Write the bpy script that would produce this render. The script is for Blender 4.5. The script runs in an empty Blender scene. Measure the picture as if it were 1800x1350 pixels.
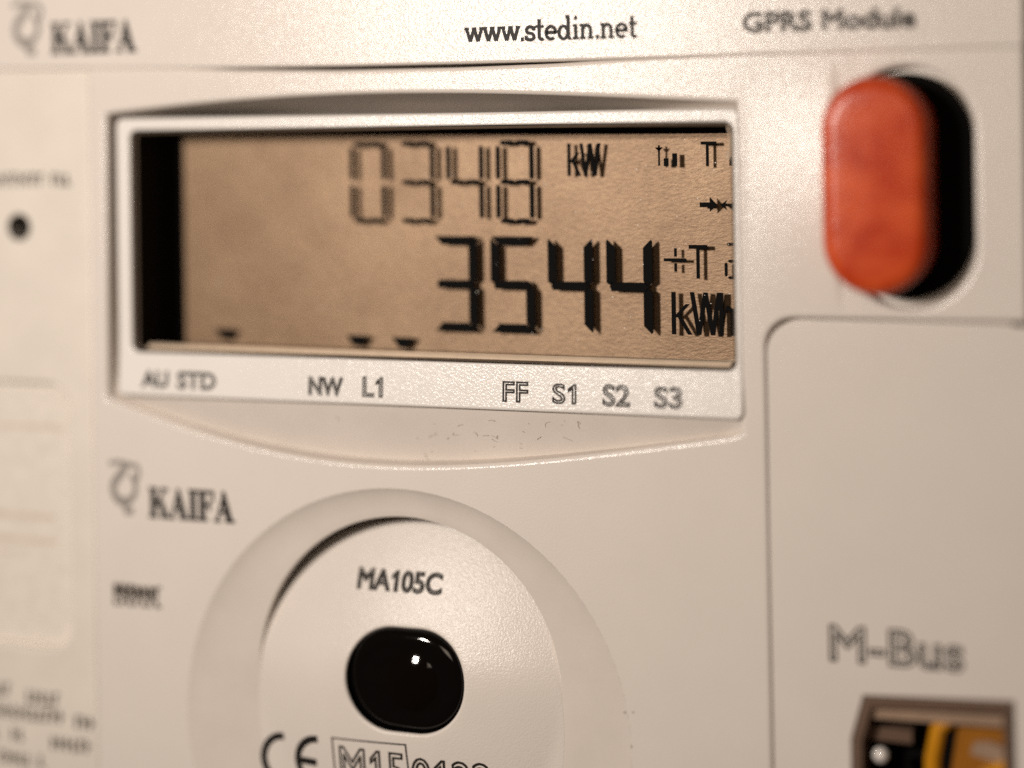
import bpy, math, random
import numpy as np
from mathutils import Matrix, Vector
from mathutils.geometry import tessellate_polygon

# ------------------------------------------------------------------ scene, camera, light
# One unit is one centimetre. The meter's face is the plane y = 0; h is the height of a
# surface above it, towards the room (h = -y).
S = bpy.context.scene
S.unit_settings.scale_length = 0.01
COL = S.collection
RNG = random.Random(7)

cam_d = bpy.data.cameras.new("camera")
cam = bpy.data.objects.new("camera", cam_d)
COL.objects.link(cam)
cam_right = Vector((0.93391344, 0.35721142, -0.01434173))
cam_down = Vector((-0.01573614, 0.00099729, -0.99987568))
cam_fwd = Vector((-0.35715271, 0.93402302, 0.00655251))
CAM = Vector((7.82545, -20.39781, 2.86587))
m = Matrix((cam_right, -cam_down, -cam_fwd)).transposed().to_4x4()
m.translation = CAM
cam.matrix_world = m
cam_d.sensor_width = 36.0
cam_d.lens = 68.0
cam_d.shift_y = -475.0 / 1800.0
cam_d.clip_start = 0.5
cam_d.clip_end = 500.0
cam_d.dof.use_dof = True
cam_d.dof.focus_distance = (Vector((-0.03, 0.0, 1.8)) - CAM).dot(cam_fwd)
cam_d.dof.aperture_fstop = 0.0435
S.camera = cam

W = bpy.data.worlds.new("World")
S.world = W
W.use_nodes = True
W.node_tree.nodes["Background"].inputs[0].default_value = (1.0, 0.56, 0.30, 1)
W.node_tree.nodes["Background"].inputs[1].default_value = 0.025


def lamp(name, loc, aim, sx, sy, power, color):
    d = bpy.data.lights.new(name, 'AREA')
    d.shape = 'RECTANGLE'
    d.size, d.size_y = sx, sy
    d.energy = power
    d.color = color
    o = bpy.data.objects.new(name, d)
    COL.objects.link(o)
    o.location = loc
    o.rotation_euler = (Vector(aim) - Vector(loc)).to_track_quat('-Z', 'Y').to_euler()
    return o


WARM = (1.0, 0.90, 0.81)
lamp("upper_lamp", (-7.2, -21.0, 6.6), (-0.8, 0, 0.8), 2.6, 1.0, 2600, WARM)
lamp("lower_lamp", (-7.2, -21.0, 5.0), (-0.8, 0, 0.8), 2.6, 1.0, 2600, WARM)
lamp("fill_lamp", (6.5, -25.0, 7.0), (0, 0, 1.0), 8.0, 8.0, 680, (1.0, 0.82, 0.64))

vs = S.view_settings
S.display_settings.display_device = 'sRGB'
vs.view_transform = 'Standard'
vs.look = 'None'
vs.exposure = 0.0
vs.gamma = 1.0
S.render.engine = 'CYCLES'
S.cycles.use_denoising = False
S.cycles.max_bounces = 8
S.cycles.sample_clamp_indirect = 4.0


# ------------------------------------------------------------------ materials
def new_mat(name):
    mt = bpy.data.materials.new(name)
    mt.use_nodes = True
    nt = mt.node_tree
    return mt, nt, nt.nodes["Principled BSDF"]


def coords(nt):
    return nt.nodes.new('ShaderNodeTexCoord').outputs['Object']


def noise(nt, scale, detail=2.0, rough=0.5, vec=None):
    n = nt.nodes.new('ShaderNodeTexNoise')
    n.inputs['Scale'].default_value = scale
    n.inputs['Detail'].default_value = detail
    n.inputs['Roughness'].default_value = rough
    nt.links.new(vec if vec is not None else coords(nt), n.inputs['Vector'])
    return n


def ramp(nt, fac, stops):
    r = nt.nodes.new('ShaderNodeValToRGB')
    while len(r.color_ramp.elements) < len(stops):
        r.color_ramp.elements.new(0.5)
    for e, (p, c) in zip(r.color_ramp.elements, stops):
        e.position = p
        e.color = (*c, 1)
    nt.links.new(fac, r.inputs[0])
    return r


def bump(nt, b, height, strength, dist):
    n = nt.nodes.new('ShaderNodeBump')
    n.inputs['Strength'].default_value = strength
    n.inputs['Distance'].default_value = dist
    nt.links.new(height, n.inputs['Height'])
    nt.links.new(n.outputs[0], b.inputs['Normal'])
    return n


def plastic(name, col, rough, grain, strength, mottle=0.04):
    mt, nt, b = new_mat(name)
    n = noise(nt, 1.3, 4, 0.6)
    lo = tuple(c * (1 - mottle) for c in col)
    hi = tuple(min(1, c * (1 + mottle)) for c in col)
    r = ramp(nt, n.outputs[0], [(0.3, lo), (0.7, hi)])
    nt.links.new(r.outputs[0], b.inputs['Base Color'])
    b.inputs['Roughness'].default_value = rough
    b.inputs['Specular IOR Level'].default_value = 0.40
    g = noise(nt, grain, 2.0, 0.6)
    bump(nt, b, g.outputs[0], strength, 0.02)
    return mt


def flat(name, col, rough=0.5, spec=0.5, coat=0.0):
    mt, nt, b = new_mat(name)
    n = noise(nt, 6, 3)
    r = ramp(nt, n.outputs[0], [(0.3, tuple(c * 0.93 for c in col)), (0.7, tuple(min(1, c * 1.05) for c in col))])
    nt.links.new(r.outputs[0], b.inputs['Base Color'])
    b.inputs['Roughness'].default_value = rough
    b.inputs['Specular IOR Level'].default_value = spec
    b.inputs['Coat Weight'].default_value = coat
    b.inputs['Coat Roughness'].default_value = 0.05
    return mt


SHELL = (0.69, 0.632, 0.578)
M = {}
M['shell'] = plastic('textured_plastic', SHELL, 0.17, 44, 0.23, 0.015)
M['disc'] = plastic('disc_plastic', SHELL, 0.25, 44, 0.26, 0.015)
M['disc'].node_tree.nodes['Principled BSDF'].inputs['Specular IOR Level'].default_value = 0.28
M['smooth'] = plastic('smooth_shaded_plastic', (0.625, 0.565, 0.51), 0.62, 20, 0.06)  # smoother finish; base also darkened to paint in its missing sheen
M['bezel'] = plastic('bezel_plastic', (0.76, 0.725, 0.685), 0.17, 44, 0.23, 0.015)
M['side'] = plastic('side_plastic', (0.69, 0.635, 0.565), 0.42, 30, 0.12)
M['paper'] = flat('cream_paper', (0.70, 0.645, 0.575), 0.6, 0.3)
M['faint'] = flat('faint_print', (0.60, 0.52, 0.43), 0.7, 0.2)
M['base'] = plastic('housing_plastic', (0.62, 0.57, 0.52), 0.5, 30, 0.2)
M['black'] = flat('black_plastic_and_shade', (0.003, 0.0025, 0.0025), 0.6, 0.06)
M['shade_pad'] = flat('painted_shade', (0.004, 0.0035, 0.003), 0.8, 0.05)  # near-black for the shade painted round the button
M['ink'] = flat('black_ink', (0.012, 0.010, 0.009), 0.55, 0.25)
M['etch'] = flat('etched_outline', (0.018, 0.014, 0.011), 0.6, 0.25)
M['grey_ink'] = flat('grey_ink', (0.26, 0.24, 0.22), 0.6, 0.25)
M['brown_ink'] = flat('fine_print', (0.045, 0.034, 0.026), 0.6, 0.2)
M['segment'] = flat('segment_black', (0.004, 0.004, 0.004), 0.7, 0.05)
M['gloss'] = flat('gloss_black', (0.003, 0.0025, 0.0025), 0.06, 0.5)
M['core'] = flat('dark_core', (0.003, 0.002, 0.0015), 0.05, 0.5)
M['rim'] = flat('clear_rim', (0.10, 0.075, 0.055), 0.12, 0.6, 0.6)
M['lit_edge'] = flat('lit_edge_paint', (0.72, 0.58, 0.44), 0.22, 0.6, 0.3)  # opaque pale colour painting lit edges and glints of the window
M['dust'] = flat('dust', (0.8, 0.77, 0.72), 0.6)
M['scuff'] = flat('scuff', (0.36, 0.31, 0.26), 0.7, 0.2)
M['smoke'] = flat('smoky_clear', (0.14, 0.09, 0.065), 0.10, 0.6, 0.4)
M['web_glare'] = flat('web_glare', (0.34, 0.235, 0.165), 0.2, 0.5, 0.3)  # paler colour with glare painted in
M['brown_amber'] = flat('brown_amber', (0.30, 0.115, 0.012), 0.3, 0.5)
M['glint'] = flat('glint_paint', (0.8, 0.75, 0.7), 0.12, 0.8, 0.5)  # bright colour painting a highlight spot
M['amber'] = flat('amber_contact', (0.58, 0.245, 0.010), 0.25, 0.6, 0.3)
M['wall'] = plastic('wall_paint', (0.55, 0.50, 0.44), 0.7, 4, 0.2)

mt, nt, b = new_mat('red_button')
n = noise(nt, 2.2, 5, 0.65)
r = ramp(nt, n.outputs[0], [(0.35, (0.42, 0.033, 0.006)), (0.65, (0.62, 0.092, 0.024))])
nt.links.new(r.outputs[0], b.inputs['Base Color'])
b.inputs['Roughness'].default_value = 0.24
b.inputs['Specular IOR Level'].default_value = 0.30
g = noise(nt, 22, 2, 0.6)
bump(nt, b, g.outputs[0], 0.24, 0.02)
M['red'] = mt

# reflector behind the liquid crystal: brushed foil with fine slanting fibres
mt, nt, b = new_mat('display_reflector')
mp = nt.nodes.new('ShaderNodeMapping')
mp.inputs['Rotation'].default_value = (0, math.radians(-38), 0)
mp.inputs['Scale'].default_value = (17, 17, 44)
nt.links.new(coords(nt), mp.inputs['Vector'])
f1 = noise(nt, 1.0, 3, 0.7, mp.outputs[0])
f2 = noise(nt, 0.9, 4, 0.6)
r1 = ramp(nt, f1.outputs[0], [(0.3, (0.225, 0.142, 0.083)), (0.7, (0.345, 0.228, 0.135))])
r2 = ramp(nt, f2.outputs[0], [(0.34, (0.80, 0.77, 0.74)), (0.64, (1, 1, 1))])
mx = nt.nodes.new('ShaderNodeMix')
mx.data_type = 'RGBA'
mx.blend_type = 'MULTIPLY'
mx.inputs[0].default_value = 1.0
nt.links.new(r1.outputs[0], mx.inputs[6])
nt.links.new(r2.outputs[0], mx.inputs[7])
nt.links.new(mx.outputs[2], b.inputs['Base Color'])
b.inputs['Roughness'].default_value = 0.46
b.inputs['Metallic'].default_value = 0.4
bump(nt, b, f1.outputs[0], 0.5, 0.01)
M['lcd'] = mt

# clear window: light passes, grazing sheen stays
mt = bpy.data.materials.new('clear_window')
mt.use_nodes = True
nt = mt.node_tree
nt.nodes.clear()
out = nt.nodes.new('ShaderNodeOutputMaterial')
tr = nt.nodes.new('ShaderNodeBsdfTransparent')
gl = nt.nodes.new('ShaderNodeBsdfGlossy')
gl.inputs['Roughness'].default_value = 0.02
fr = nt.nodes.new('ShaderNodeFresnel')
fr.inputs[0].default_value = 1.45
mixs = nt.nodes.new('ShaderNodeMixShader')
nt.links.new(fr.outputs[0], mixs.inputs[0])
nt.links.new(tr.outputs[0], mixs.inputs[1])
nt.links.new(gl.outputs[0], mixs.inputs[2])
nt.links.new(mixs.outputs[0], out.inputs[0])
M['pane'] = mt


# ------------------------------------------------------------------ mesh helpers
class MB:
    def __init__(self):
        self.v, self.f = [], []

    def add(self, pts):
        i = len(self.v)
        self.v += [(x, -h, z) for x, z, h in pts]
        return i

    def cap(self, outer, holes=(), h=0.0):
        loops = [list(outer)] + [list(q) for q in holes]
        fn = h if callable(h) else (lambda x, z: h)
        flat_pts = [p for l in loops for p in l]
        i0 = self.add([(x, z, fn(x, z)) for x, z in flat_pts])
        for t in tessellate_polygon([[Vector((x, z, 0)) for x, z in l] for l in loops]):
            self.f.append(tuple(i0 + k for k in t))

    def loft(self, rings, closed=True):
        n = len(rings[0])
        i0 = self.add([p for r_ in rings for p in r_])
        for a in range(len(rings) - 1):
            for k in range(n if closed else n - 1):
                k2 = (k + 1) % n
                self.f.append((i0 + a * n + k, i0 + a * n + k2, i0 + (a + 1) * n + k2, i0 + (a + 1) * n + k))

    def fan(self, ring):
        i0 = self.add(ring)
        self.f.append(tuple(range(i0, i0 + len(ring))))

    def prism(self, poly, h0, h1):
        a = [(x, z, h1) for x, z in poly]
        self.fan(a)
        self.loft([[(x, z, h0) for x, z in poly], a])

    def stroke(self, pts, w, h, thick=0.0):
        """Flat ribbon of width w along a polyline (h may be a function of x, z)."""
        fn = h if callable(h) else (lambda x, z: h)
        if callable(h):
            fine = []
            for p, q in zip(pts[:-1], pts[1:]):
                k = max(1, int(math.dist(p, q) / .05))
                fine += [(p[0] + (q[0] - p[0]) * j / k, p[1] + (q[1] - p[1]) * j / k) for j in range(k)]
            pts = fine + [pts[-1]]
        P = [np.array(p, float) for p in pts]
        L, R_ = [], []
        for i, p in enumerate(P):
            d = P[min(i + 1, len(P) - 1)] - P[max(i - 1, 0)]
            d = d / (np.linalg.norm(d) + 1e-9)
            nrm = np.array((-d[1], d[0]))
            L.append(p + nrm * w / 2)
            R_.append(p - nrm * w / 2)
        self.loft([[(q[0], q[1], fn(q[0], q[1])) for q in L], [(q[0], q[1], fn(q[0], q[1])) for q in R_]], closed=False)

    def tube(self, path, rad, seg=8, closed=False):
        P = [Vector(p) for p in path]
        rings = []
        n = len(P)
        for i in range(n):
            a, c = (P[(i - 1) % n], P[(i + 1) % n]) if closed else (P[max(i - 1, 0)], P[min(i + 1, n - 1)])
            d = (c - a).normalized()
            u = d.cross(Vector((0, 0, 1)) if abs(d.z) < 0.9 else Vector((1, 0, 0))).normalized()
            w = d.cross(u)
            rings.append([tuple(P[i] + (u * math.cos(t) + w * math.sin(t)) * rad) for t in [2 * math.pi * k / seg for k in range(seg)]])
        if closed:
            rings.append(rings[0])
        self.loft(rings)

    def build(self, name, mat, parent, smooth=True, angle=32, label=None, kind=None):
        me = bpy.data.meshes.new(name)
        me.from_pydata(self.v, [], self.f)
        me.materials.append(mat)
        if smooth:
            me.polygons.foreach_set('use_smooth', [True] * len(me.polygons))
            me.set_sharp_from_angle(angle=math.radians(angle))
        me.update()
        o = bpy.data.objects.new(name, me)
        COL.objects.link(o)
        if parent is not None:
            o.parent = parent
        if label:
            o['label'] = label
        if kind:
            o['kind'] = kind
        return o


def rrect(x0, z0, x1, z1, r, n=8, side=1):
    """Rounded rectangle, counter-clockwise; `side` extra points on each straight edge."""
    pts = []
    cs = [(x1 - r, z0 + r, -90), (x1 - r, z1 - r, 0), (x0 + r, z1 - r, 90), (x0 + r, z0 + r, 180)]
    for cx, cz, a0 in cs:
        arc = [(cx + r * math.cos(math.radians(a0 + 90 * k / n)), cz + r * math.sin(math.radians(a0 + 90 * k / n))) for k in range(n + 1)]
        if pts and side > 1:
            p, q = pts[-1], arc[0]
            pts += [(p[0] + (q[0] - p[0]) * k / side, p[1] + (q[1] - p[1]) * k / side) for k in range(1, side)]
        pts += arc
    return pts


def circle(cx, cz, r, n=96, a0=0.0):
    return [(cx + r * math.cos(a0 + 2 * math.pi * k / n), cz + r * math.sin(a0 + 2 * math.pi * k / n)) for k in range(n)]


def offset(poly, d):
    """Offset a closed counter-clockwise outline outwards by d."""
    P = np.array(poly, float)
    n = len(P)
    out_ = []
    for i in range(n):
        a, p, c = P[i - 1], P[i], P[(i + 1) % n]
        u = p - a
        w = c - p
        u = u / (np.linalg.norm(u) + 1e-12)
        w = w / (np.linalg.norm(w) + 1e-12)
        n1 = np.array((u[1], -u[0]))
        n2 = np.array((w[1], -w[0]))
        s = n1 + n2
        k = 1.0 + float(n1 @ n2)
        q = p + s * d / max(k, 0.3)
        out_.append((float(q[0]), float(q[1])))
    return out_


def round_edge(outline, r, h0, depth, hole=False, n=6):
    """Rings of a rounded edge: from the flat top at h0 over a radius r, then down to h0 - depth."""
    sgn = 1 if hole else -1
    rings = []
    for k in range(n + 1):
        a = math.pi / 2 * k / n
        rings.append([(x, z, h0 - r * (1 - math.cos(a))) for x, z in offset(outline, sgn * r * (1 - math.sin(a)))])
    rings.append([(x, z, h0 - depth) for x, z in outline])
    return rings


def at_h(ring, h):
    return [(x, z, h) for x, z in ring]


# ------------------------------------------------------------------ lettering helpers
def text_mesh(body):
    c = bpy.data.curves.new('letters', 'FONT')
    c.body = body
    c.resolution_u = 4
    o = bpy.data.objects.new('letters', c)
    COL.objects.link(o)
    dg = bpy.context.evaluated_depsgraph_get()
    me = bpy.data.meshes.new_from_object(o.evaluated_get(dg))
    vv = [(v.co.x, v.co.y) for v in me.vertices]
    ff = [tuple(p.vertices) for p in me.polygons]
    if '1' in body:                                   # give the figure one its flag
        for v4 in range(len(vv) - 3):
            q = vv[v4:v4 + 4]
            xs, ys = sorted(p[0] for p in q), sorted(p[1] for p in q)
            fs = [f for f in ff if any(k in range(v4, v4 + 4) for k in f)]
            if xs[0] == xs[1] and xs[2] == xs[3] and ys[0] == ys[1] == 0 and ys[2] == ys[3] > .6 and xs[3] - xs[0] < .13 and all(k in range(v4, v4 + 4) for f in fs for k in f):
                ff = [f for f in ff if f not in fs]
                a_, b_, t_ = xs[0] + .03, xs[3] + .03, ys[3]
                P1 = [(a_, 0), (b_, 0), (b_, t_), (b_ - .055, t_), (a_ - .13, t_ * .77), (a_ - .13, t_ * .66), (a_, t_ * .80)]
                n0 = len(vv)
                for p_ in range(v4, v4 + 4):
                    vv[p_] = P1[0]
                vv += P1
                ff += [tuple(n0 + k for k in t) for t in tessellate_polygon([[Vector((x, y, 0)) for x, y in P1]])]
    bpy.data.objects.remove(o)
    bpy.data.curves.remove(c)
    bpy.data.meshes.remove(me)
    return vv, ff


def text(body, x0, x1, z0, z1, h, mat, parent, outline=None, name='lettering', clip_x=None, drop=0.0):
    fn = h if callable(h) else (lambda x, z: h)
    vv, ff = text_mesh(body)
    A = np.array(vv)
    mn, mxx = A.min(0), A.max(0)
    B = np.empty_like(A)
    B[:, 0] = x0 + (A[:, 0] - mn[0]) / (mxx[0] - mn[0]) * (x1 - x0)
    B[:, 1] = z0 + (A[:, 1] - mn[1]) / (mxx[1] - mn[1]) * (z1 - z0) + drop * (B[:, 0] - x0)
    mb = MB()
    if outline is None:
        i0 = mb.add([(x, z, fn(x, z)) for x, z in B])
        mb.f += [tuple(i0 + k for k in f) for f in ff]
    else:
        cnt = {}
        for f in ff:
            for k in range(len(f)):
                a, c = f[k], f[(k + 1) % len(f)]
                cnt.setdefault((min(a, c), max(a, c)), []).append((a, c))
        nxt = {}
        for e in cnt.values():
            if len(e) == 1:
                nxt[e[0][0]] = e[0][1]
        while nxt:
            s = next(iter(nxt))
            loop = [s]
            c = nxt.pop(s)
            while c != s and c in nxt:
                loop.append(c)
                c = nxt.pop(c)
            L = [tuple(B[k]) for k in loop]
            L = [p for i, p in enumerate(L) if math.dist(p, L[i - 1]) > 1e-5]
            if len(L) < 3:
                continue
            L2 = []
            for i, p in enumerate(L):
                q = L[(i + 1) % len(L)]
                k = max(1, int(math.dist(p, q) / .06))
                L2 += [(p[0] + (q[0] - p[0]) * j / k, p[1] + (q[1] - p[1]) * j / k) for j in range(k)]
            L = L2
            a = offset(L, outline * 0.5)
            c2 = offset(L, -outline * 0.5)
            mb.loft([[(x, z, fn(x, z)) for x, z in a], [(x, z, fn(x, z)) for x, z in c2]])
    return mb.build(name, mat, parent, smooth=False)


SERIF = {
    'K': (1.0, [[(.09, 0), (.34, 0), (.34, 1), (.09, 1)], [(0, 0), (.43, 0), (.43, .06), (0, .06)], [(0, .94), (.43, .94), (.43, 1), (0, 1)],
                [(.34, .36), (.84, .95), (.73, .95), (.34, .48)], [(.44, .58), (.68, .05), (.97, .05), (.58, .70)],
                [(.60, 0), (1.02, 0), (1.02, .06), (.60, .06)], [(.60, .94), (.95, .94), (.95, 1), (.60, 1)]]),
    'A': (.98, [[(.10, .03), (.19, .03), (.52, .93), (.46, 1)], [(.40, 1), (.52, 1), (.90, .03), (.62, .03), (.40, .72)],
                [(.22, .28), (.68, .28), (.66, .36), (.25, .36)], [(0, 0), (.30, 0), (.30, .06), (0, .06)], [(.55, 0), (1.0, 0), (1.0, .06), (.55, .06)]]),
    'I': (.48, [[(.10, 0), (.35, 0), (.35, 1), (.10, 1)], [(0, 0), (.45, 0), (.45, .06), (0, .06)], [(0, .94), (.45, .94), (.45, 1), (0, 1)]]),
    'F': (.80, [[(.09, 0), (.34, 0), (.34, 1), (.09, 1)], [(0, 0), (.46, 0), (.46, .06), (0, .06)], [(0, .92), (.78, .92), (.78, 1), (0, 1)],
                [(.70, .68), (.78, .68), (.78, .92), (.70, .92)], [(.34, .48), (.58, .48), (.58, .56), (.34, .56)], [(.54, .36), (.61, .36), (.61, .68), (.54, .68)]]),
}


def serif_text(word, x0, x1, z0, z1, h, parent):
    w = sum(SERIF[c][0] for c in word)
    sx, sz = (x1 - x0) / w, z1 - z0
    mb = MB()
    px = 0.0
    lift = 0.0
    for c in word:
        for poly in SERIF[c][1]:
            if sum(a[0] * c_[1] - c_[0] * a[1] for a, c_ in zip(poly, poly[1:] + poly[:1])) < 0:
                poly = poly[::-1]
            mb.cap([(x0 + (px + x) * sx, z0 + z * sz) for x, z in offset(poly, .022)], h=h + lift)
            lift += 0.00003
        px += SERIF[c][0]
    return mb.build('lettering', M['ink'], parent, smooth=False)


def arc_pts(cx, cz, rx, rz, a0, a1, n=14):
    return [(cx + rx * math.cos(math.radians(a0 + (a1 - a0) * k / n)), cz + rz * math.sin(math.radians(a0 + (a1 - a0) * k / n))) for k in range(n + 1)]


SLAB = {
    'w': (1.42, [[(.10, .95), (.40, .05)], [(.40, .05), (.70, .95)], [(.70, .95), (1.0, .05)], [(1.0, .05), (1.30, .95)],
                 [(-.06, .93), (.30, .93)], [(.52, .93), (.88, .93)], [(1.10, .93), (1.46, .93)]]),
    '.': (.40, [[(.08, .11), (.32, .11)]]),
    's': (.82, [arc_pts(.40, .71, .28, .22, 20, 270) + arc_pts(.40, .27, .30, .22, 90, -160), [(.68, .98), (.68, .66)], [(.10, .02), (.10, .34)]]),
    't': (.70, [[(.28, 1.42), (.28, .25)] + arc_pts(.46, .24, .18, .17, 180, 320), [(.0, .93), (.64, .93)]]),
    'e': (.98, [[(.12, .50), (.84, .50)] + arc_pts(.47, .49, .37, .42, 0, 310, 22)]),
    'd': (1.10, [arc_pts(.44, .48, .33, .42, 0, 360, 24), [(.82, 0.05), (.82, 1.52)], [(.60, 1.52), (.90, 1.52)], [(.82, .07), (1.04, .07)]]),
    'i': (.56, [[(.28, .05), (.28, .95)], [(.04, .07), (.52, .07)], [(.06, .93), (.34, .93)], [(.17, 1.42), (.39, 1.42)]]),
    'n': (1.14, [[(.24, .05), (.24, .95)], [(.02, .93), (.30, .93)], [(.03, .07), (.46, .07)], arc_pts(.54, .60, .29, .32, 170, 0) + [(.83, .05)], [(.62, .07), (1.05, .07)]]),
}


def slab_text(word, x0, x1, z0, xh, h, parent, drop=0.0):
    w = sum(SLAB[c][0] for c in word)
    sx = (x1 - x0) / w
    mb = MB()
    px, lift = 0.0, 0.0
    for c in word:
        for ln in SLAB[c][1]:
            wd = 0.155 * xh * 1.55
            if c == '.' or (c == 'i' and ln[0][1] > 1.3):
                wd = 0.24 * xh * 1.2
            pts = [(x0 + (px + x) * sx, z0 + z * xh) for x, z in ln]
            horizontal = abs(ln[0][1] - ln[-1][1]) < 1e-6 and len(ln) == 2 and c != '.' and ln[0][1] < 1.3
            mb.stroke(pts, wd * (0.8 if horizontal else 1.0), h + lift)
            lift += 0.00002
        px += SLAB[c][0]
    return mb.build('lettering', M['ink'], parent, smooth=False)


def small_print(rows, h, parent, mat, seed, height=0.17):
    """Rows of tiny print, far out of focus: runs of short upright and level strokes."""
    rg = random.Random(seed)
    mb = MB()
    for x0, x1, z, dens in rows:
        x = x0
        while x < x1:
            if rg.random() < dens:
                mb.cap([(x, z), (x + .040, z), (x + .040, z + height), (x, z + height)], h=h)
                zz = z + rg.choice((0.0, 0.45, 0.83)) * height
                mb.cap([(x + .041, zz), (x + .080, zz), (x + .080, zz + .034), (x + .041, zz + .034)], h=h)
            x += 0.098
    return mb.build('small_print', mat, parent, smooth=False, kind='stuff')


def emblem(x, z, s, h, parent):
    mb = MB()
    x0_ = x
    mb.stroke([(x, z + .96 * s), (x + .30 * s, z + 1.0 * s), (x + .80 * s, z + .94 * s)] + arc_pts(x + .80 * s, z + .80 * s, .10 * s, .14 * s, 80, -70, 8), .10 * s, h)
    mb.stroke([(x + .50 * s, z + .95 * s), (x + .42 * s, z + .82 * s), (x + .20 * s, z + .62 * s)] +
              arc_pts(x + .46 * s, z + .46 * s, .34 * s, .27 * s, 150, 300, 16), .19 * s, h + .0003)
    mb.stroke(arc_pts(x + .50 * s, z + .50 * s, .30 * s, .28 * s, 60, -80, 14), .14 * s, h + .0006)
    mb.stroke([(x + .22 * s, z + .28 * s), (x + .46 * s, z + .14 * s), (x + .50 * s, z + .0 * s), (x + .72 * s, z + .02 * s)], .15 * s, h + .0009)
    mb.v = [(x0_ + (a - x0_) * .78, b_, c_) for a, b_, c_ in mb.v]
    return mb.build('emblem', M['grey_ink'], parent, smooth=False)


# ------------------------------------------------------------------ the wall and the meter
wall = MB()
wall.fan([(-60, -60, -7.0), (60, -60, -7.0), (60, 60, -7.0), (-60, 60, -7.0)])
w_o = wall.build('wall', M['wall'], None, smooth=False, kind='structure')

meter = bpy.data.objects.new('electricity_meter', None)
meter.empty_display_size = 1.0
meter.location = (0, 7.0, 0)
COL.objects.link(meter)
meter['label'] = 'off-white electricity meter with a digital display, oblong red button and printed lettering'
meter['category'] = 'electricity meter'


class Root:
    pass


def build(mb, name, mat, parent=meter, **kw):
    o = mb.build(name, mat, parent, **kw)
    if parent is meter:
        o.matrix_parent_inverse = Matrix.Translation((0, -7.0, 0))
    return o


def fix(o):
    o.matrix_parent_inverse = Matrix.Translation((0, -7.0, 0))
    return o


# housing body behind everything
mb = MB()
body = rrect(-11.0, -9.0, 5.70, 8.0, 0.5)
mb.loft([at_h(body, -7.0), at_h(body, -0.95)])
# (its front has openings for the display and the button; the plates below cover the rest)
win = rrect(-4.955, 0.185, 2.585, 2.885, 0.10, side=16)

# --- outlines on the face
housing_mb = mb
tx = np.array([-5.30, -3.61, -2.11, -1.02, 0.03, 1.37, 2.73])
tz = np.array([3.085, 3.22, 3.262, 3.262, 3.232, 3.16, 3.08])
bx = np.array([-5.33, -4.45, -3.68, -2.92, -2.17, -1.44, -0.73, -0.03, 0.65, 1.31, 1.97, 2.68])
bz = np.array([-0.39, -0.65, -0.825, -0.95, -1.02, -1.04, -0.99, -0.91, -0.83, -0.735, -0.61, -0.49])
tp, bp = np.polyfit(tx, tz, 4), np.polyfit(bx, bz, 5)
NS, NV = 64, 24
scoop, bez_in = [], []
BX0, BX1, BZ0, BZ1 = -5.150, 2.665, -0.34, 3.035
for k in range(NS):                                   # bottom, left to right
    t = k / NS
    x = -5.33 + 7.95 * t
    scoop.append((x, float(np.polyval(bp, x))))
    bez_in.append((BX0 + (BX1 - BX0) * t, BZ0))
for k in range(NV):                                   # right side, upwards
    t = k / NV
    scoop.append((2.62, -0.485 + 3.565 * t))
    bez_in.append((BX1, BZ0 + (BZ1 - BZ0) * t))
for k in range(NS):                                   # top, right to left
    t = k / NS
    x = 2.62 - 7.92 * t
    scoop.append((x, float(np.polyval(tp, x))))
    bez_in.append((BX1 - (BX1 - BX0) * t, BZ1))
for k in range(NV):
    t = k / NV
    scoop.append((-5.30 - .03 * t, 3.085 - 3.475 * t))
    bez_in.append((BX0, BZ1 - (BZ1 - BZ0) * t))

mb = housing_mb
mb.cap(body, [offset(scoop, 0.15)[::-1]], h=-0.95)
build(mb, 'housing', M['base'])

DC, DR = (-1.47, -4.10), 2.80                         # dished surround of the optical port
dish = circle(DC[0], DC[1], DR, 160)
BC = (4.44, 2.165)                                     # well of the red button


def stadium(cx, cz, hw, hh, n=20):
    return rrect(cx - hw, cz - hh, cx + hw, cz + hh, hw * 0.9999, n=n)


well = stadium(BC[0], BC[1], 0.70, 1.27)


def seam_z(x):
    return float(np.interp(x, [-9, -6.8, -5.6, -3.58, -2.09, -0.67, 0.68, 2.0, 6], [3.72, 3.67, 3.65, 3.61, 3.592, 3.582, 3.58, 3.585, 3.60]))


def seam_lap(x):
    """How far the face plate reaches up behind the cover's edge (negative: an open crevice)."""
    return float(np.interp(x, [-9, -4.6, -3.5, -2.2, -0.6, 0.5, 1.6, 2.6], [.05, .035, -.016, -.036, -.030, -.014, .025, .05]))


top_edge = [(x, seam_z(x) + seam_lap(x)) for x in np.linspace(5.66, -5.56, 120)]
corner = [(3.22 - 0.31 * math.sin(math.radians(a)), 0.46 + 0.31 * math.cos(math.radians(a))) for a in range(90, -1, -9)]
face_out = [(-5.56, -8.9), (2.93, -8.9), (2.92, -4.03), (2.915, -1.6)] + corner + [(4.5, 0.77), (5.66, 0.77)] + top_edge
ER = 0.05
mb = MB()
mb.cap(offset(face_out, -ER), [offset(scoop, 0.05)[::-1], dish[::-1], offset(well, 0.06)[::-1]], h=0.0)
mb.loft(round_edge(face_out, ER, 0.0, 0.90))
mb.loft(round_edge(scoop, 0.05, 0.0, 0.051, hole=True))
mb.loft(round_edge(well, 0.06, 0.0, 0.22, hole=True))
mb.cap(offset(well, 0.02), h=-0.20)
# floor of the joint round the module cover
mb.cap([(2.82, -8.8), (3.08, -8.8), (3.08, -4.0), (3.08, -1.6), (3.06, .37), (3.10, .52), (3.32, .60), (5.48, .60), (5.48, .83), (3.1, .83), (2.82, .57)], h=-0.13)
face = build(mb, 'face_plate', M['shell'])

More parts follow.
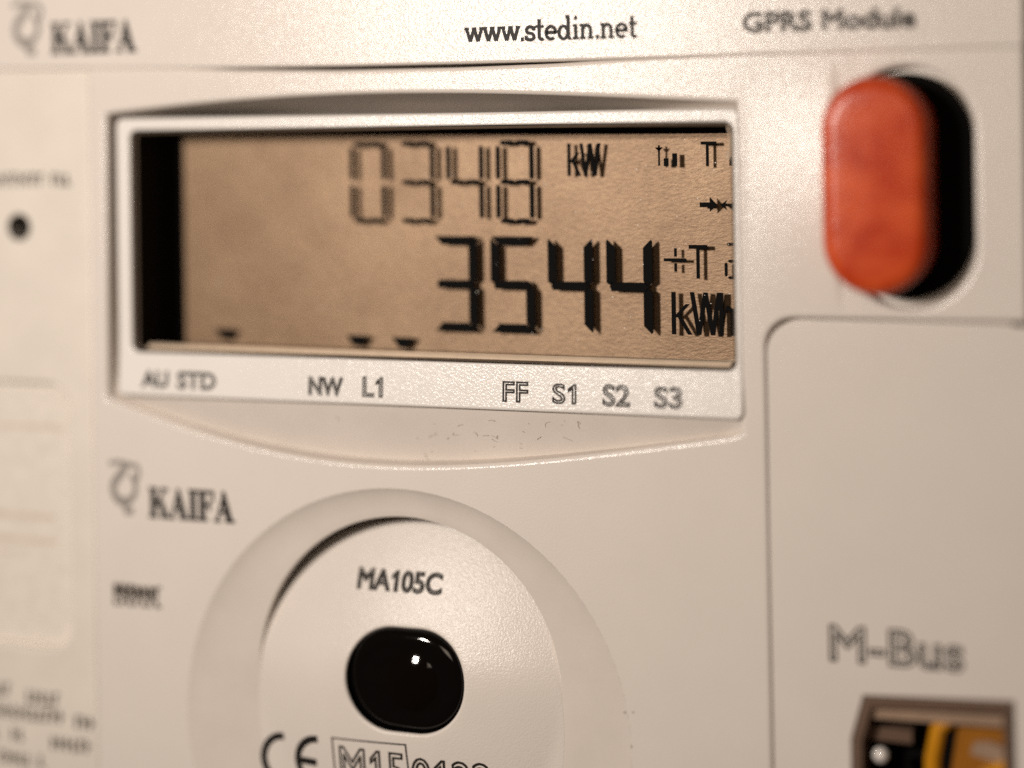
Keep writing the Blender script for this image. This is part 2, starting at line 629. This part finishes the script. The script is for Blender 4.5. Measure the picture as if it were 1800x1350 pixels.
# --- low rib between the display and the button: a gentle ramp that rises to the right
mb = MB()
rows = []
for z in np.linspace(0.84, 3.54, 60):
    e = math.sin(math.pi * (z - 0.84) / 2.70) ** 1.3
    rows.append([(x, z, .003 + (.075 * max(0.0, (x - 2.74) / .92) ** 1.15 if x <= 3.66 else .075 * max(0.0, 1 - ((x - 3.66) / .07) ** 2)) * e) for x in list(np.linspace(2.74, 3.66, 16)) + [3.68, 3.70, 3.72, 3.73]])
mb.loft(rows, closed=False)
build(mb, 'raised_rib', M['shell'], angle=60)

# --- sloping recess round the display
def recess_depth(i, t):
    """Depth below the face: gentle below the display, steep above it and at the left."""
    if i < NS:
        wd = math.dist(scoop[i], bez_in[i])
        d = .06 + .15 * min(1.0, wd / .65)
        return .051 + (d - .051) * t / .04 if t < .04 else d + (.03 - d) * (t - .04) / .96
    if i < NS + NV:
        return .051 + .02 * t
    if i < 2 * NS + NV:
        w = min(1.0, .05 + 3.0 * (i - NS - NV) / NS)
        w = w * w * (3 - 2 * w)
    else:
        w = 1 - .72 * (i - 2 * NS - NV) / NV
    return .051 + (1 - w) * .06 * t + w * (1.6 if i >= NS + NV and i < 2 * NS + NV else .8 + .8 * w) * t ** .5


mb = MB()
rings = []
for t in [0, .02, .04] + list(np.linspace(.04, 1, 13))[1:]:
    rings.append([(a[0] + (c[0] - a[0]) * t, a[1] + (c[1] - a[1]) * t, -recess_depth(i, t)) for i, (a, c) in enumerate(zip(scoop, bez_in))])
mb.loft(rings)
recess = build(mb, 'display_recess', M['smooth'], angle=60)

# hair-thin scuffs on its lower slope
mb = MB()
for _ in range(34):
    x = RNG.gauss(-0.35, 0.75)
    sc_ = RNG.choice((.25, .4, .6, 1.0, 1.5))
    t = RNG.uniform(0.15, 0.8)
    zo = float(np.polyval(bp, x))

    def hs(xx, zz):
        q = min(1, max(0, (zz - float(np.polyval(bp, xx))) / (BZ0 - float(np.polyval(bp, xx)))))
        d = .06 + .15 * min(1.0, (BZ0 - float(np.polyval(bp, xx))) / .65)
        return -(d + (.03 - d) * (q - .04) / .96) + 0.006
    z = zo + (BZ0 - zo) * t
    a = RNG.uniform(0, 6.28)
    pts = []
    for k in range(4):
        pts.append((x, z))
        a += RNG.uniform(-.7, .7)
        x += .028 * sc_ * math.cos(a)
        z += .020 * sc_ * math.sin(a)
    if all(float(np.polyval(bp, p[0])) + .02 < p[1] < BZ0 - .03 for p in pts):
        mb.stroke(pts, RNG.uniform(.003, .007), hs)
for x, z, r_ in ((1.256, -3.619, .013), (1.354, -3.61, .012), (1.33, -3.99, .013)):
    mb.cap(circle(x, z, r_, 8), h=.003)
build(mb, 'scuff_marks', M['scuff'], smooth=False, kind='stuff')

# --- display bezel: frame whose lower strip carries the marker labels
ob = rrect(BX0 + 0.003, BZ0 + 0.003, BX1 - 0.003, BZ1 - 0.003, 0.09, side=16)


def bez_h(x, z):
    base = 0.012 + 0.033 * (2.7 - x) / 7.9
    return base + (max(0, 0.18 - z)) * 0.07


mb = MB()
R_ = 0.035
inn = offset(win, 0.02)
mid_o = offset(ob, -R_)
mb.loft([[(x, z, bez_h(x, z)) for x, z in inn], [(x, z, bez_h(x, z)) for x, z in mid_o]])
rings = []
for k in range(7):
    a = math.pi / 2 * k / 6
    rings.append([(x, z, bez_h(x, z) - R_ * (1 - math.cos(a))) for x, z in offset(ob, -R_ * (1 - math.sin(a)))])
rings.append(at_h(ob, -1.75))
mb.loft(rings)
rings = []
for k in range(5):
    a = math.pi / 2 * k / 4
    rings.append([(x, z, bez_h(x, z) - .02 * (1 - math.cos(a))) for x, z in offset(win, .02 * (1 - math.sin(a)))])
rings.append(at_h(win, -0.02))
mb.loft(rings)
bezel = build(mb, 'display_bezel', M['bezel'])
for word, x0, x1, z0, z1 in [('AU', -4.80, -4.45, -.225, -.04), ('STD', -4.31, -3.80, -.23, -.035), ('NW', -2.545, -2.12, -.24, -.04),
                             ('L1', -1.85, -1.61, -.235, -.02), ('FF', -.11, .18, -.23, -.015), ('S1', .485, .75, -.23, -.02),
                             ('S2', 1.075, 1.375, -.235, -.01), ('S3', 1.67, 1.97, -.235, -.015)]:
    text(word, x0, x1, z0, z1, lambda x, z: bez_h(x, z) + .003, M['etch'], bezel, outline=0.021)

# --- display: black well, panel, segments, window
mb = MB()
mb.loft([at_h(win, -0.02), at_h(win, -0.93)])
mb.cap(win, h=-0.93)
frame = build(mb, 'display_frame', M['black'])

mb = MB()
mb.prism([(-4.725, .19), (2.58, .19), (2.58, 2.755), (-4.725, 2.775)], -0.92, -0.855)
panel = build(mb, 'display_panel', M['lcd'], smooth=False)
SH0, SH1 = -0.735, -0.722


def seg(poly, name='segment'):
    q = MB()
    q.prism(poly, SH0, SH1)
    return q.build(name, M['segment'], panel, smooth=False)


def big_digit(x0, x1, zt, zb, t, on, slant=0.0):
    zm = (zt + zb) / 2 - .005
    g = 0.013
    th = t * 0.96
    P = {
        'a': [(x0 + g, zt), (x1 - g, zt), (x1 - t, zt - th), (x0 + t, zt - th)],
        'd': [(x0 + g, zb), (x1 - g, zb), (x1 - t, zb + th), (x0 + t, zb + th)],
        'g': [(x0 + g * 3, zm), (x0 + t * .55, zm + th / 2), (x1 - t * .75, zm + th / 2), (x1 - t * .35, zm), (x1 - t * .75, zm - th / 2), (x0 + t * .55, zm - th / 2)],
        'f': [(x0, zt - .045), (x0 + t * .14, zt - g * 2), (x0 + t, zt - th - g), (x0 + t, zm + th / 2 + g), (x0 + t * .4, zm + g * 1.4), (x0, zm + t * .42)],
        'e': [(x0, zb + .045), (x0 + t * .14, zb + g * 2), (x0 + t, zb + th + g), (x0 + t, zm - th / 2 - g), (x0 + t * .4, zm - g * 1.4), (x0, zm - t * .42)],
        'b': [(x1, zt - .045), (x1 - t * .14, zt - g * 2), (x1 - t, zt - th - g), (x1 - t, zm + th / 2 + g), (x1 - t * .5, zm + g * 1.0), (x1, zm + t * .52)],
        'c': [(x1, zb + .045), (x1 - t * .14, zb + g * 2), (x1 - t, zb + th + g), (x1 - t, zm - th / 2 - g), (x1 - t * .5, zm - g * 1.0), (x1, zm - t * .52)],
    }
    for s in on:
        seg(P[s])


for x1, on in ((-.72, 'abgcd'), (.0, 'afgcd'), (.715, 'fgbc'), (1.43, 'fgbc')):
    big_digit(x1 - .55, x1, 1.58, .455, .108, on)


def bar(xa, za, xb, zb, t):
    d = np.array((xb - xa, zb - za))
    L = np.linalg.norm(d)
    d = d / L
    nn = np.array((-d[1], d[0]))
    a, c = np.array((xa, za)), np.array((xb, zb))
    e = min(t * .45, L * .3)
    pts = [a + nn * t * .22, a + d * e + nn * t / 2, c - d * e + nn * t / 2, c + nn * t * .22,
           c - nn * t * .22, c - d * e - nn * t / 2, a + d * e - nn * t / 2, a - nn * t * .22]
    seg([(float(p[0]), float(p[1])) for p in pts])


def small_digit(xl, xr, zt, zb, on):
    zm = (zt + zb) / 2
    t = .060
    xm = (xl + xr) / 2
    for s, z in (('a', zt), ('g', zm), ('d', zb)):
        if s in on:
            bar(xl + .025, z, xm - .008, z, t)
            bar(xm + .008, z, xr - .025, z, t)
    for s, x, z0, z1 in (('f', xl, zm, zt), ('b', xr, zm, zt), ('e', xl, zb, zm), ('c', xr, zb, zm)):
        if s in on:
            bar(x, z0 + .03, x, z1 - .03, t)


for xr, on in ((-1.91, 'abcdef'), (-1.277, 'abgcd'), (-.65, 'fgbc'), (-.018, 'abcdefg')):
    small_digit(xr - .42, xr, 2.675, 1.76, on)


def lcd_text(body, x0, x1, z0, z1):
    vv, ff = text_mesh(body)
    A = np.array(vv)
    mn, mxx = A.min(0), A.max(0)
    q = MB()
    B = np.column_stack((x0 + (A[:, 0] - mn[0]) / (mxx[0] - mn[0]) * (x1 - x0), z0 + (A[:, 1] - mn[1]) / (mxx[1] - mn[1]) * (z1 - z0)))
    i0 = q.add([(x, z, SH1) for x, z in B])
    q.f += [tuple(i0 + k for k in f) for f in ff]
    return q.build('unit_symbol', M['segment'], panel, smooth=False)


def poly_letters(polys, name):
    q = MB()
    for i, pl in enumerate(polys):
        q.prism(pl, SH0, SH1 + i * .0002)
    return q.build(name, M['segment'], panel, smooth=False)


def ln(xa, za, xb, zb, t):
    return [(xa - t / 2, za), (xa + t / 2, za), (xb + t / 2, zb), (xb - t / 2, zb)]


def kwh(x, z0, z1, s, t, with_h):
    H = z1 - z0
    zk = z0 + H * .42
    K = [ln(x + t / 2, z0, x + t / 2, z1, t), ln(x + t * .9, zk - .01, x + .20 * s, z0 + H * .72, t), ln(x + t * 1.5, zk + .03, x + .225 * s, z0, t)]
    w0 = x + .235 * s
    W_ = [ln(w0 + .02 * s, z1, w0 + .10 * s, z0, t), ln(w0 + .10 * s, z0, w0 + .185 * s, z1, t), ln(w0 + .185 * s, z1, w0 + .27 * s, z0, t), ln(w0 + .27 * s, z0, w0 + .35 * s, z1, t)]
    out_ = K + W_
    if with_h:
        hx = x + .61 * s
        out_ += [ln(hx, z0, hx, z1, t), ln(hx + .14 * s, z0, hx + .14 * s, z0 + H * .55, t),
                 [(hx + t / 2, z0 + H * .55), (hx + .07 * s, z0 + H * .70), (hx + .14 * s + t / 2, z0 + H * .60), (hx + .14 * s + t / 2, z0 + H * .5), (hx + .07 * s, z0 + H * .60), (hx + t / 2, z0 + H * .45)]]
    return poly_letters(out_, 'unit_symbol')


kwh(.425, 2.285, 2.66, .66, .040, False)
kwh(1.65, .485, .965, .95, .050, True)
poly_letters([[(1.584, 2.390), (1.639, 2.390), (1.639, 2.480), (1.584, 2.480)]], 'signal_bar')
poly_letters([[(1.685, 2.390), (1.740, 2.390), (1.740, 2.535), (1.685, 2.535)]], 'signal_bar')
poly_letters([ln(1.528, 2.395, 1.528, 2.630, .020), [(1.482, 2.605), (1.492, 2.590), (1.528, 2.575), (1.563, 2.590), (1.573, 2.605), (1.528, 2.555)]], 'antenna_symbol')
poly_letters([[(2.019, 2.630), (2.201, 2.630), (2.201, 2.665), (2.019, 2.665)], ln(2.095, 2.385, 2.095, 2.635, .032)], 'tariff_symbol')
poly_letters([[(2.348, 2.390), (2.378, 2.390), (2.378, 2.490), (2.348, 2.490)]], 'signal_bar')
poly_letters([[(1.998, 1.925), (2.115, 1.925), (2.115, 1.875), (2.201, 1.950), (2.115, 2.040), (2.115, 1.980), (1.998, 1.980)]], 'arrow_symbol')
poly_letters([[(2.236, 1.950), (2.317, 2.010), (2.297, 1.965), (2.408, 1.965), (2.408, 1.935), (2.297, 1.935), (2.317, 1.890)]], 'arrow_symbol')
poly_letters([[(1.568, 1.310), (1.831, 1.310), (1.831, 1.345), (1.568, 1.345)]], 'minus_symbol')
poly_letters([[(1.690, 1.365), (1.720, 1.365), (1.720, 1.460), (1.690, 1.460)]], 'plus_symbol')
poly_letters([[(1.690, 1.195), (1.720, 1.195), (1.720, 1.290), (1.690, 1.290)]], 'plus_symbol')
poly_letters([[(1.862, 1.455), (2.079, 1.455), (2.079, 1.500), (1.862, 1.500)], ln(1.968, 1.120, 1.968, 1.455, .038)], 'tariff_symbol')
for args in ((2.307, 1.510, 2.489, 1.510), (2.317, 1.320, 2.489, 1.320), (2.317, 1.135, 2.489, 1.135)):
    bar(*args, .034)
bar(2.292, 1.150, 2.292, 1.305, .034)
bar(2.494, 1.330, 2.494, 1.500, .034)
for x, z in ((-4.10, .345), (-2.29, .31), (-1.69, .30)):
    q = MB()
    q.prism([(x - .045, z - .065), (x + .045, z - .065), (x + .145, z + .065), (x - .145, z + .065)], SH0, SH1)
    q.build('marker', M['segment'], panel, smooth=False)

# dust motes on the glass of the display
mb = MB()
for _ in range(130):
    x, z, s_ = RNG.uniform(-4.6, 2.5), RNG.uniform(.35, 2.7), RNG.uniform(.003, .008)
    mb.fan([(x - s_, z - s_ * .6, SH1 + .01), (x + s_, z - s_, SH1 + .012), (x + s_ * .7, z + s_, SH1 + .01), (x - s_ * .6, z + s_ * .7, SH1 + .012)])
build(mb, 'dust', M['dust'], smooth=False, kind='stuff')

mb = MB()
mb.cap(offset(win, -.004), h=-0.045)
pane = build(mb, 'window_pane', M['pane'], smooth=False)
mb = MB()
mb.tube([(x, z, -.07) for x, z in offset(win, -.02)], .022, 8, closed=True)
rim = mb.build('pane_rim', M['rim'], pane)
mb = MB()
mb.loft([[(-4.80, .222, -.055), (2.50, .222, -.055)], [(-4.80, .250, -.075), (2.50, .250, -.075)], [(-4.80, .275, -.13), (2.50, .275, -.13)]], closed=False)
mb.build('pane_lit_edge', M['lit_edge'], pane)  # pale strip painting the lit lower wall of the display well

for pth in ([(2.50, 2.84, -.10), (2.525, 2.72, -.10), (2.52, 2.58, -.11), (2.50, 2.47, -.12)], [(2.47, 2.55, -.12), (2.50, 2.475, -.12)],
            [(2.555, 2.84, -.08), (2.56, 2.70, -.09)], [(2.20, .262, -.14), (2.44, .258, -.13), (2.53, .29, -.12), (2.55, .36, -.12)]):
    mb = MB()
    mb.tube(pth, .011, 8)
    mb.build('painted_glint', M['lit_edge'], pane)  # pale tubes painted as glints at the window corners

# --- red button
mb = MB()
CX, CZ, HW, HH, HT = 4.195, 2.20, .555, 1.13, .58
rings = []
er = .16
prof = [(0, -.18), (0, HT - er)] + [(er * (1 - math.cos(a)), HT - er + er * math.sin(a)) for a in np.linspace(0, math.pi / 2, 9)[1:]] + [(.30, HT + .002), (.42, HT + .004), (.53, HT + .005)]
for ins, h in prof:
    rings.append(at_h(stadium(CX, CZ, HW - ins, HH - ins), h))
mb.loft(rings)
mb.fan(rings[-1])
build(mb, 'push_button', M['red'], angle=50, label='oblong red push button')

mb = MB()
shade_o = stadium(4.42, 2.18, .69, 1.19)  # flat black pad added in place of the button's shade
mb.loft(round_edge(shade_o, .03, -.03, .17))
mb.cap(offset(shade_o, -.03), h=-.03)
build(mb, 'button_shade', M['shade_pad'])

# --- optical port: dished surround, disc, lens
IC, IR = (-1.42, -3.55), 1.91


def tomb(r, n=96):
    """Disc outline: round above, running straight down and slightly outwards below."""
    pts = []
    for k in range(n):
        a = 2 * math.pi * k / n
        x, z = math.cos(a), math.sin(a)
        if z < 0:
            f_ = 1 + .22 * min(1, -z) ** 1.2
            x, z = x * f_, z * 1.25
        pts.append((IC[0] + r * x, IC[1] + r * z))
    return pts


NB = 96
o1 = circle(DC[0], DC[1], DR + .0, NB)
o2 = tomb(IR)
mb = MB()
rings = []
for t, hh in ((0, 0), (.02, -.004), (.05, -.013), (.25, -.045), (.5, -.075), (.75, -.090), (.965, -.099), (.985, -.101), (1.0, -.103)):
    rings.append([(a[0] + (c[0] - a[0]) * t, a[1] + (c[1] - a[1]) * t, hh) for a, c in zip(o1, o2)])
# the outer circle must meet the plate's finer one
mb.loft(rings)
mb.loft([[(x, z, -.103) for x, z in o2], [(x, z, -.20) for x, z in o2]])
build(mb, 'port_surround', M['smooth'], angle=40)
mb = MB()
mb.loft([[(x, z, -.20) for x, z in o2], [(x, z, -1.2) for x, z in o2]])
build(mb, 'port_slot_shade', M['black'], angle=40)  # deeper wall blackened to paint in the shade of the recess


def disc_h(x, z):
    """Tilted, slightly domed: sunk below the surround at the top, flush lower down."""
    u = z + 3.42
    t = 0 if u <= -.25 else .06 * ((u + .25) / .5) ** 2 if u < .25 else .24 * u
    r2 = ((x - IC[0]) ** 2 + (z - IC[1]) ** 2) / IR ** 2
    return -.10 - t + .22 * max(0.0, 1 - r2)


LX0, LX1, LZ0, LZ1 = -2.12, -.64, -4.08, -2.915
lens_o = rrect(LX0, LZ0, LX1, LZ1, .575, n=23)
# re-sample the lens outline by angle so that it lofts with the disc outline
LC = (-1.38, -3.4975)


def by_angle(poly, c, n):
    P = poly + [poly[0]]
    out_ = []
    for k in range(n):
        a = 2 * math.pi * k / n
        d = (math.cos(a), math.sin(a))
        best = None
        for p, q in zip(P[:-1], P[1:]):
            ex, ez = q[0] - p[0], q[1] - p[1]
            den = d[0] * ez - d[1] * ex
            if abs(den) < 1e-12:
                continue
            t = ((p[0] - c[0]) * ez - (p[1] - c[1]) * ex) / den
            s_ = ((p[0] - c[0]) * d[1] - (p[1] - c[1]) * d[0]) / den
            if t > 0 and -1e-3 <= s_ <= 1 + 1e-3 and (best is None or t > best):
                best = t
        out_.append((c[0] + d[0] * best, c[1] + d[1] * best))
    return out_


lens_a = by_angle(lens_o, LC, NB)
disc_o = [(IC[0] + (x - IC[0]) * 1.003, IC[1] + (z - IC[1]) * 1.003) for x, z in o2]
mb = MB()
rings = [[(x, z, disc_h(x, z) - .7) for x, z in disc_o]]
e_ = .014
for k in range(6):
    a = math.pi / 2 * (1 - k / 5)
    rings.append([(x, z, disc_h(x, z) - e_ * (1 - math.cos(a))) for x, z in offset(disc_o, -e_ * (1 - math.sin(a)))])
do2 = offset(disc_o, -e_)
lo2 = offset(lens_a, .04)
for t in np.linspace(0, 1, 20)[1:]:
    rings.append([(a[0] + (c[0] - a[0]) * t, a[1] + (c[1] - a[1]) * t, disc_h(a[0] + (c[0] - a[0]) * t, a[1] + (c[1] - a[1]) * t)) for a, c in zip(do2, lo2)])
for k in range(1, 7):
    a = math.pi / 2 * k / 6
    rings.append([(x, z, disc_h(x, z) - .04 * (1 - math.cos(a))) for x, z in offset(lens_a, .04 * (1 - math.sin(a)))])
mb.loft(rings)
disc = build(mb, 'port_disc', M['disc'], angle=40)
dh = lambda x, z: disc_h(x, z) + .006
text('MA105C', -2.07, -1.01, -2.525, -2.305, dh, M['etch'], disc, outline=0.025)

mb = MB()
rings = []
for ins, h in ((-.02, -.25), (-.004, -.09), (.03, -.05), (.09, -.025), (.16, -.018), (.20, -.034), (.24, -.034), (.30, -.022), (.38, -.032), (.42, -.028), (.48, -.014), (.54, -.008)):
    rr = by_angle(rrect(LX0 + ins, LZ0 + ins, LX1 - ins, LZ1 - ins, min(.575 - ins * .9, (LZ1 - LZ0) / 2 - ins - .001), n=10), LC, NB)
    rings.append([(x, z, 0.085 + h - .06 * max(0, -(x - LC[0]))) for x, z in rr])
mb.loft(rings)
mb.fan(rings[-1])
lens = build(mb, 'infrared_lens', M['gloss'], angle=80)
mb = MB()
mb.loft([[(x, z, .058 + .075 * (1 - k * k)) for x, z in circle(LC[0] + .10, LC[1], .33 * k, 48)] for k in (1.0, .97, .9, .8, .65, .5, .35, .2, .05, .002)])
mb.build('lens_core', M['core'], lens, angle=80)

mb = MB()
mb.loft([[(x, z, disc_h(x, z) - .04) for x, z in lens_a], [(x, z, disc_h(x, z) - .4) for x, z in lens_a]])
build(mb, 'lens_seat', M['black'], angle=60)

# CE mark and approval number
mb = MB()
mb.stroke(arc_pts(-3.02, -4.60, .275, .275, 88, 272, 24), .085, dh)
mb.build('conformity_mark', M['ink'], disc, smooth=False)
mb = MB()
mb.stroke(arc_pts(-2.535, -4.575, .285, .285, 88, 272, 24), .085, dh)
mb.stroke([(-2.795, -4.575), (-2.555, -4.575)], .085, lambda x, z: dh(x, z) + .0005)
mb.build('conformity_mark', M['ink'], disc, smooth=False)
mb = MB()
for pp in (((-2.32, -4.24), (-1.84, -4.225), (-1.36, -4.21)), ((-1.36, -4.20), (-1.34, -4.49), (-1.33, -4.84)), ((-2.32, -4.23), (-2.31, -4.5), (-2.30, -4.84)), ((-2.30, -4.83), (-1.82, -4.82), (-1.33, -4.82))):
    mb.stroke(pp, .018, lambda x, z: dh(x, z) + .0006)
mb.build('number_frame', M['etch'], disc, smooth=False)
text('M15', -2.22, -1.40, -4.745, -4.33, dh, M['etch'], disc, outline=0.027)
text('0122', -1.29, -.34, -4.745, -4.36, dh, M['etch'], disc, outline=0.029)

# lettering straight on the face
fix(serif_text('KAIFA', -4.77, -3.60, -1.82, -1.46, .003, meter))
fix(emblem(-5.33, -1.77, .60, .003, meter))
fix(small_print([(-5.29, -4.69, -2.81, 1.0)], .003, meter, M['brown_ink'], 3, .15))
fix(small_print([(-5.25, -4.69, -2.82, 1.0)], .0033, meter, M['brown_ink'], 9, .14))
fix(small_print([(-5.29, -4.69, -2.92, 1.0)], .003, meter, M['brown_ink'], 4, .09))

# --- top cover
mb = MB()
low = [(x, seam_z(x) + .004) for x in np.linspace(-11, 5.67, 70)]
cover = low + [(5.67, 7.5), (-11, 7.5)]
mb.cap(offset(cover, -.035), h=.05)
mb.loft(round_edge(cover, .035, .05, 1.0))
top = build(mb, 'top_cover', M['shell'])
slab_text('www.stedin.net', -.51, 1.54, 3.825, .168, .053, top)
text('GPRS Module', 2.73, 4.56, 3.845, 4.05, .053, M['etch'], top, outline=0.024)
serif_text('KAIFA', -6.05, -4.84, 3.845, 4.225, .053, top)
emblem(-6.63, 3.87, .62, .053, top)

# --- module cover at lower right
mb = MB()
mc_corner = [(3.26 - 0.27 * math.sin(math.radians(a)), 0.40 + 0.27 * math.cos(math.radians(a))) for a in range(90, -1, -9)]
mcover = [(3.02, -8.9), (3.0, -4.03), (2.99, -1.6)] + mc_corner + [(4.5, .67), (5.655, .67), (5.64, -1.5), (5.62, -8.9)]
sock = [(3.76, -5.2), (5.47, -5.2), (5.455, -3.12), (3.905, -3.20), (3.775, -3.66)]
sock = sock[::1]
ar = sum(a[0] * c[1] - c[0] * a[1] for a, c in zip(sock, sock[1:] + sock[:1]))
if ar < 0:
    sock = sock[::-1]
mb.cap(offset(mcover, -.07), [offset(sock, .03)[::-1]], h=0.0)
mb.loft(round_edge(mcover, .07, 0.0, .9))
mb.loft(round_edge(sock, .03, 0.0, .6, hole=True))
mcov = build(mb, 'module_cover', M['shell'])
text('M-Bus', 3.56, 4.94, -2.85, -2.48, .003, M['etch'], mcov, outline=0.029)
mb = MB()
mb.cap(sock, h=-.62)
sk = build(mb, 'data_socket', M['black'], smooth=False)
# smoky clear shell of the socket: an inner frame and its cross webs
mb = MB()
s_in = offset(sock, -.13)
mb.loft([at_h(offset(sock, -.005), -.02), at_h(offset(sock, -.04), .03), at_h(offset(sock, -.11), .03), at_h(s_in, -.03), at_h(s_in, -.5)])
mb.build('socket_shell', M['smoke'], sk, angle=20)
mb = MB()
mb.prism([(3.93, -3.70), (4.38, -3.70), (4.38, -3.56), (3.93, -3.56)], -.35, -.16)
mb.build('web_and_glare', M['smoke'], sk, smooth=False)
mb = MB()
mb.prism([(3.95, -3.44), (5.4, -3.40), (5.4, -3.29), (3.98, -3.335)], -.3, -.05)  # glare painted as a paler band
mb.build('web_and_glare', M['web_glare'], sk, smooth=False)
for pth in ([(4.60, -5.0, -.12), (4.59, -4.2, -.10), (4.60, -3.8, -.10), (4.66, -3.50, -.12), (4.78, -3.40, -.2)],
            [(4.93, -4.4, -.2), (5.03, -4.05, -.12), (5.2, -3.92, -.12), (5.42, -3.80, -.16)]):
    mb = MB()
    mb.tube(pth, .085, 10)
    mb.build('contact', M['amber'], sk)
mb = MB()
mb.prism([(4.75, -4.1), (5.36, -4.1), (5.36, -3.45), (4.85, -3.47)], -.3, -.22)
mb.build('contact_block', M['brown_amber'], sk, smooth=False)
mb = MB()
mb.prism([(4.98, -3.74), (5.36, -3.82), (5.36, -3.66), (5.20, -3.60), (5.02, -3.62)], -.2, -.13)  # pale patch painted as a reflection
mb.build('web_and_glare', M['web_glare'], sk, smooth=False)
mb = MB()
rings = [[(4.065 + .085 * math.cos(b_) * math.cos(a), -3.82 + .085 * math.cos(b_) * math.sin(a), -.06 + .07 * math.sin(b_)) for a in np.linspace(0, 2 * math.pi, 16, endpoint=False)] for b_ in np.linspace(-1.2, 1.56, 8)]
mb.loft(rings)
mb.build('glint_ball', M['glint'], sk, angle=90)  # pale ball added in place of a highlight in the socket

# --- side panel at the left
mb = MB()
sp = [(-11.0, -8.9), (-5.575, -8.9), (-5.575, 3.66)] + [(x, seam_z(x) - .01) for x in (-6.2, -6.8, -8, -9, -11)]
sp = [(x, z + (.03 if z > 0 else 0)) for x, z in sp]
lab = rrect(-9.5, -3.55, -5.93, -0.26, .32)
led = circle(-6.64, 1.69, .165, 32)
mb.cap(offset(sp, -.03), [offset(lab, .05)[::-1], offset(led, .02)[::-1]], h=-.05)
mb.loft(round_edge(sp, .03, -.05, .85))
mb.loft(round_edge(lab, .05, -.05, .13, hole=True))
mb.loft(round_edge(led, .02, -.05, .5, hole=True))
side = build(mb, 'side_panel', M['side'])
mb = MB()
mb.cap(offset(lab, -.001), h=-.17)
lb = mb.build('data_label', M['paper'], side, smooth=False)
mb = MB()
for z, x1, w_ in ((-.82, -6.10, .05), (-1.95, -6.25, .07), (-2.25, -6.20, .07), (-2.42, -6.9, .04)):
    mb.stroke([(-9.2, z), (x1, z)], w_, -.166)
mb.build('printed_line', M['faint'], lb, smooth=False)
mb = MB()
mb.loft([at_h(led, -.06), at_h(led, -.4)])
mb.cap(led, h=-.4)
mb.build('indicator_hole', M['black'], side)
small_print([(-8.5, -5.95, 2.21, .95)], -.047, side, M['brown_ink'], 11, .15)
small_print([(-8.5, -6.85, -4.20, .9), (-6.60, -6.12, -4.26, 1.0), (-8.5, -6.05, -4.47, 1.0), (-5.90, -5.66, -4.51, .9),
             (-8.5, -6.6, -4.75, .7), (-6.25, -5.72, -4.80, 1.0), (-8.5, -6.3, -5.05, .9)], -.047, side, M['brown_ink'], 12, .16)
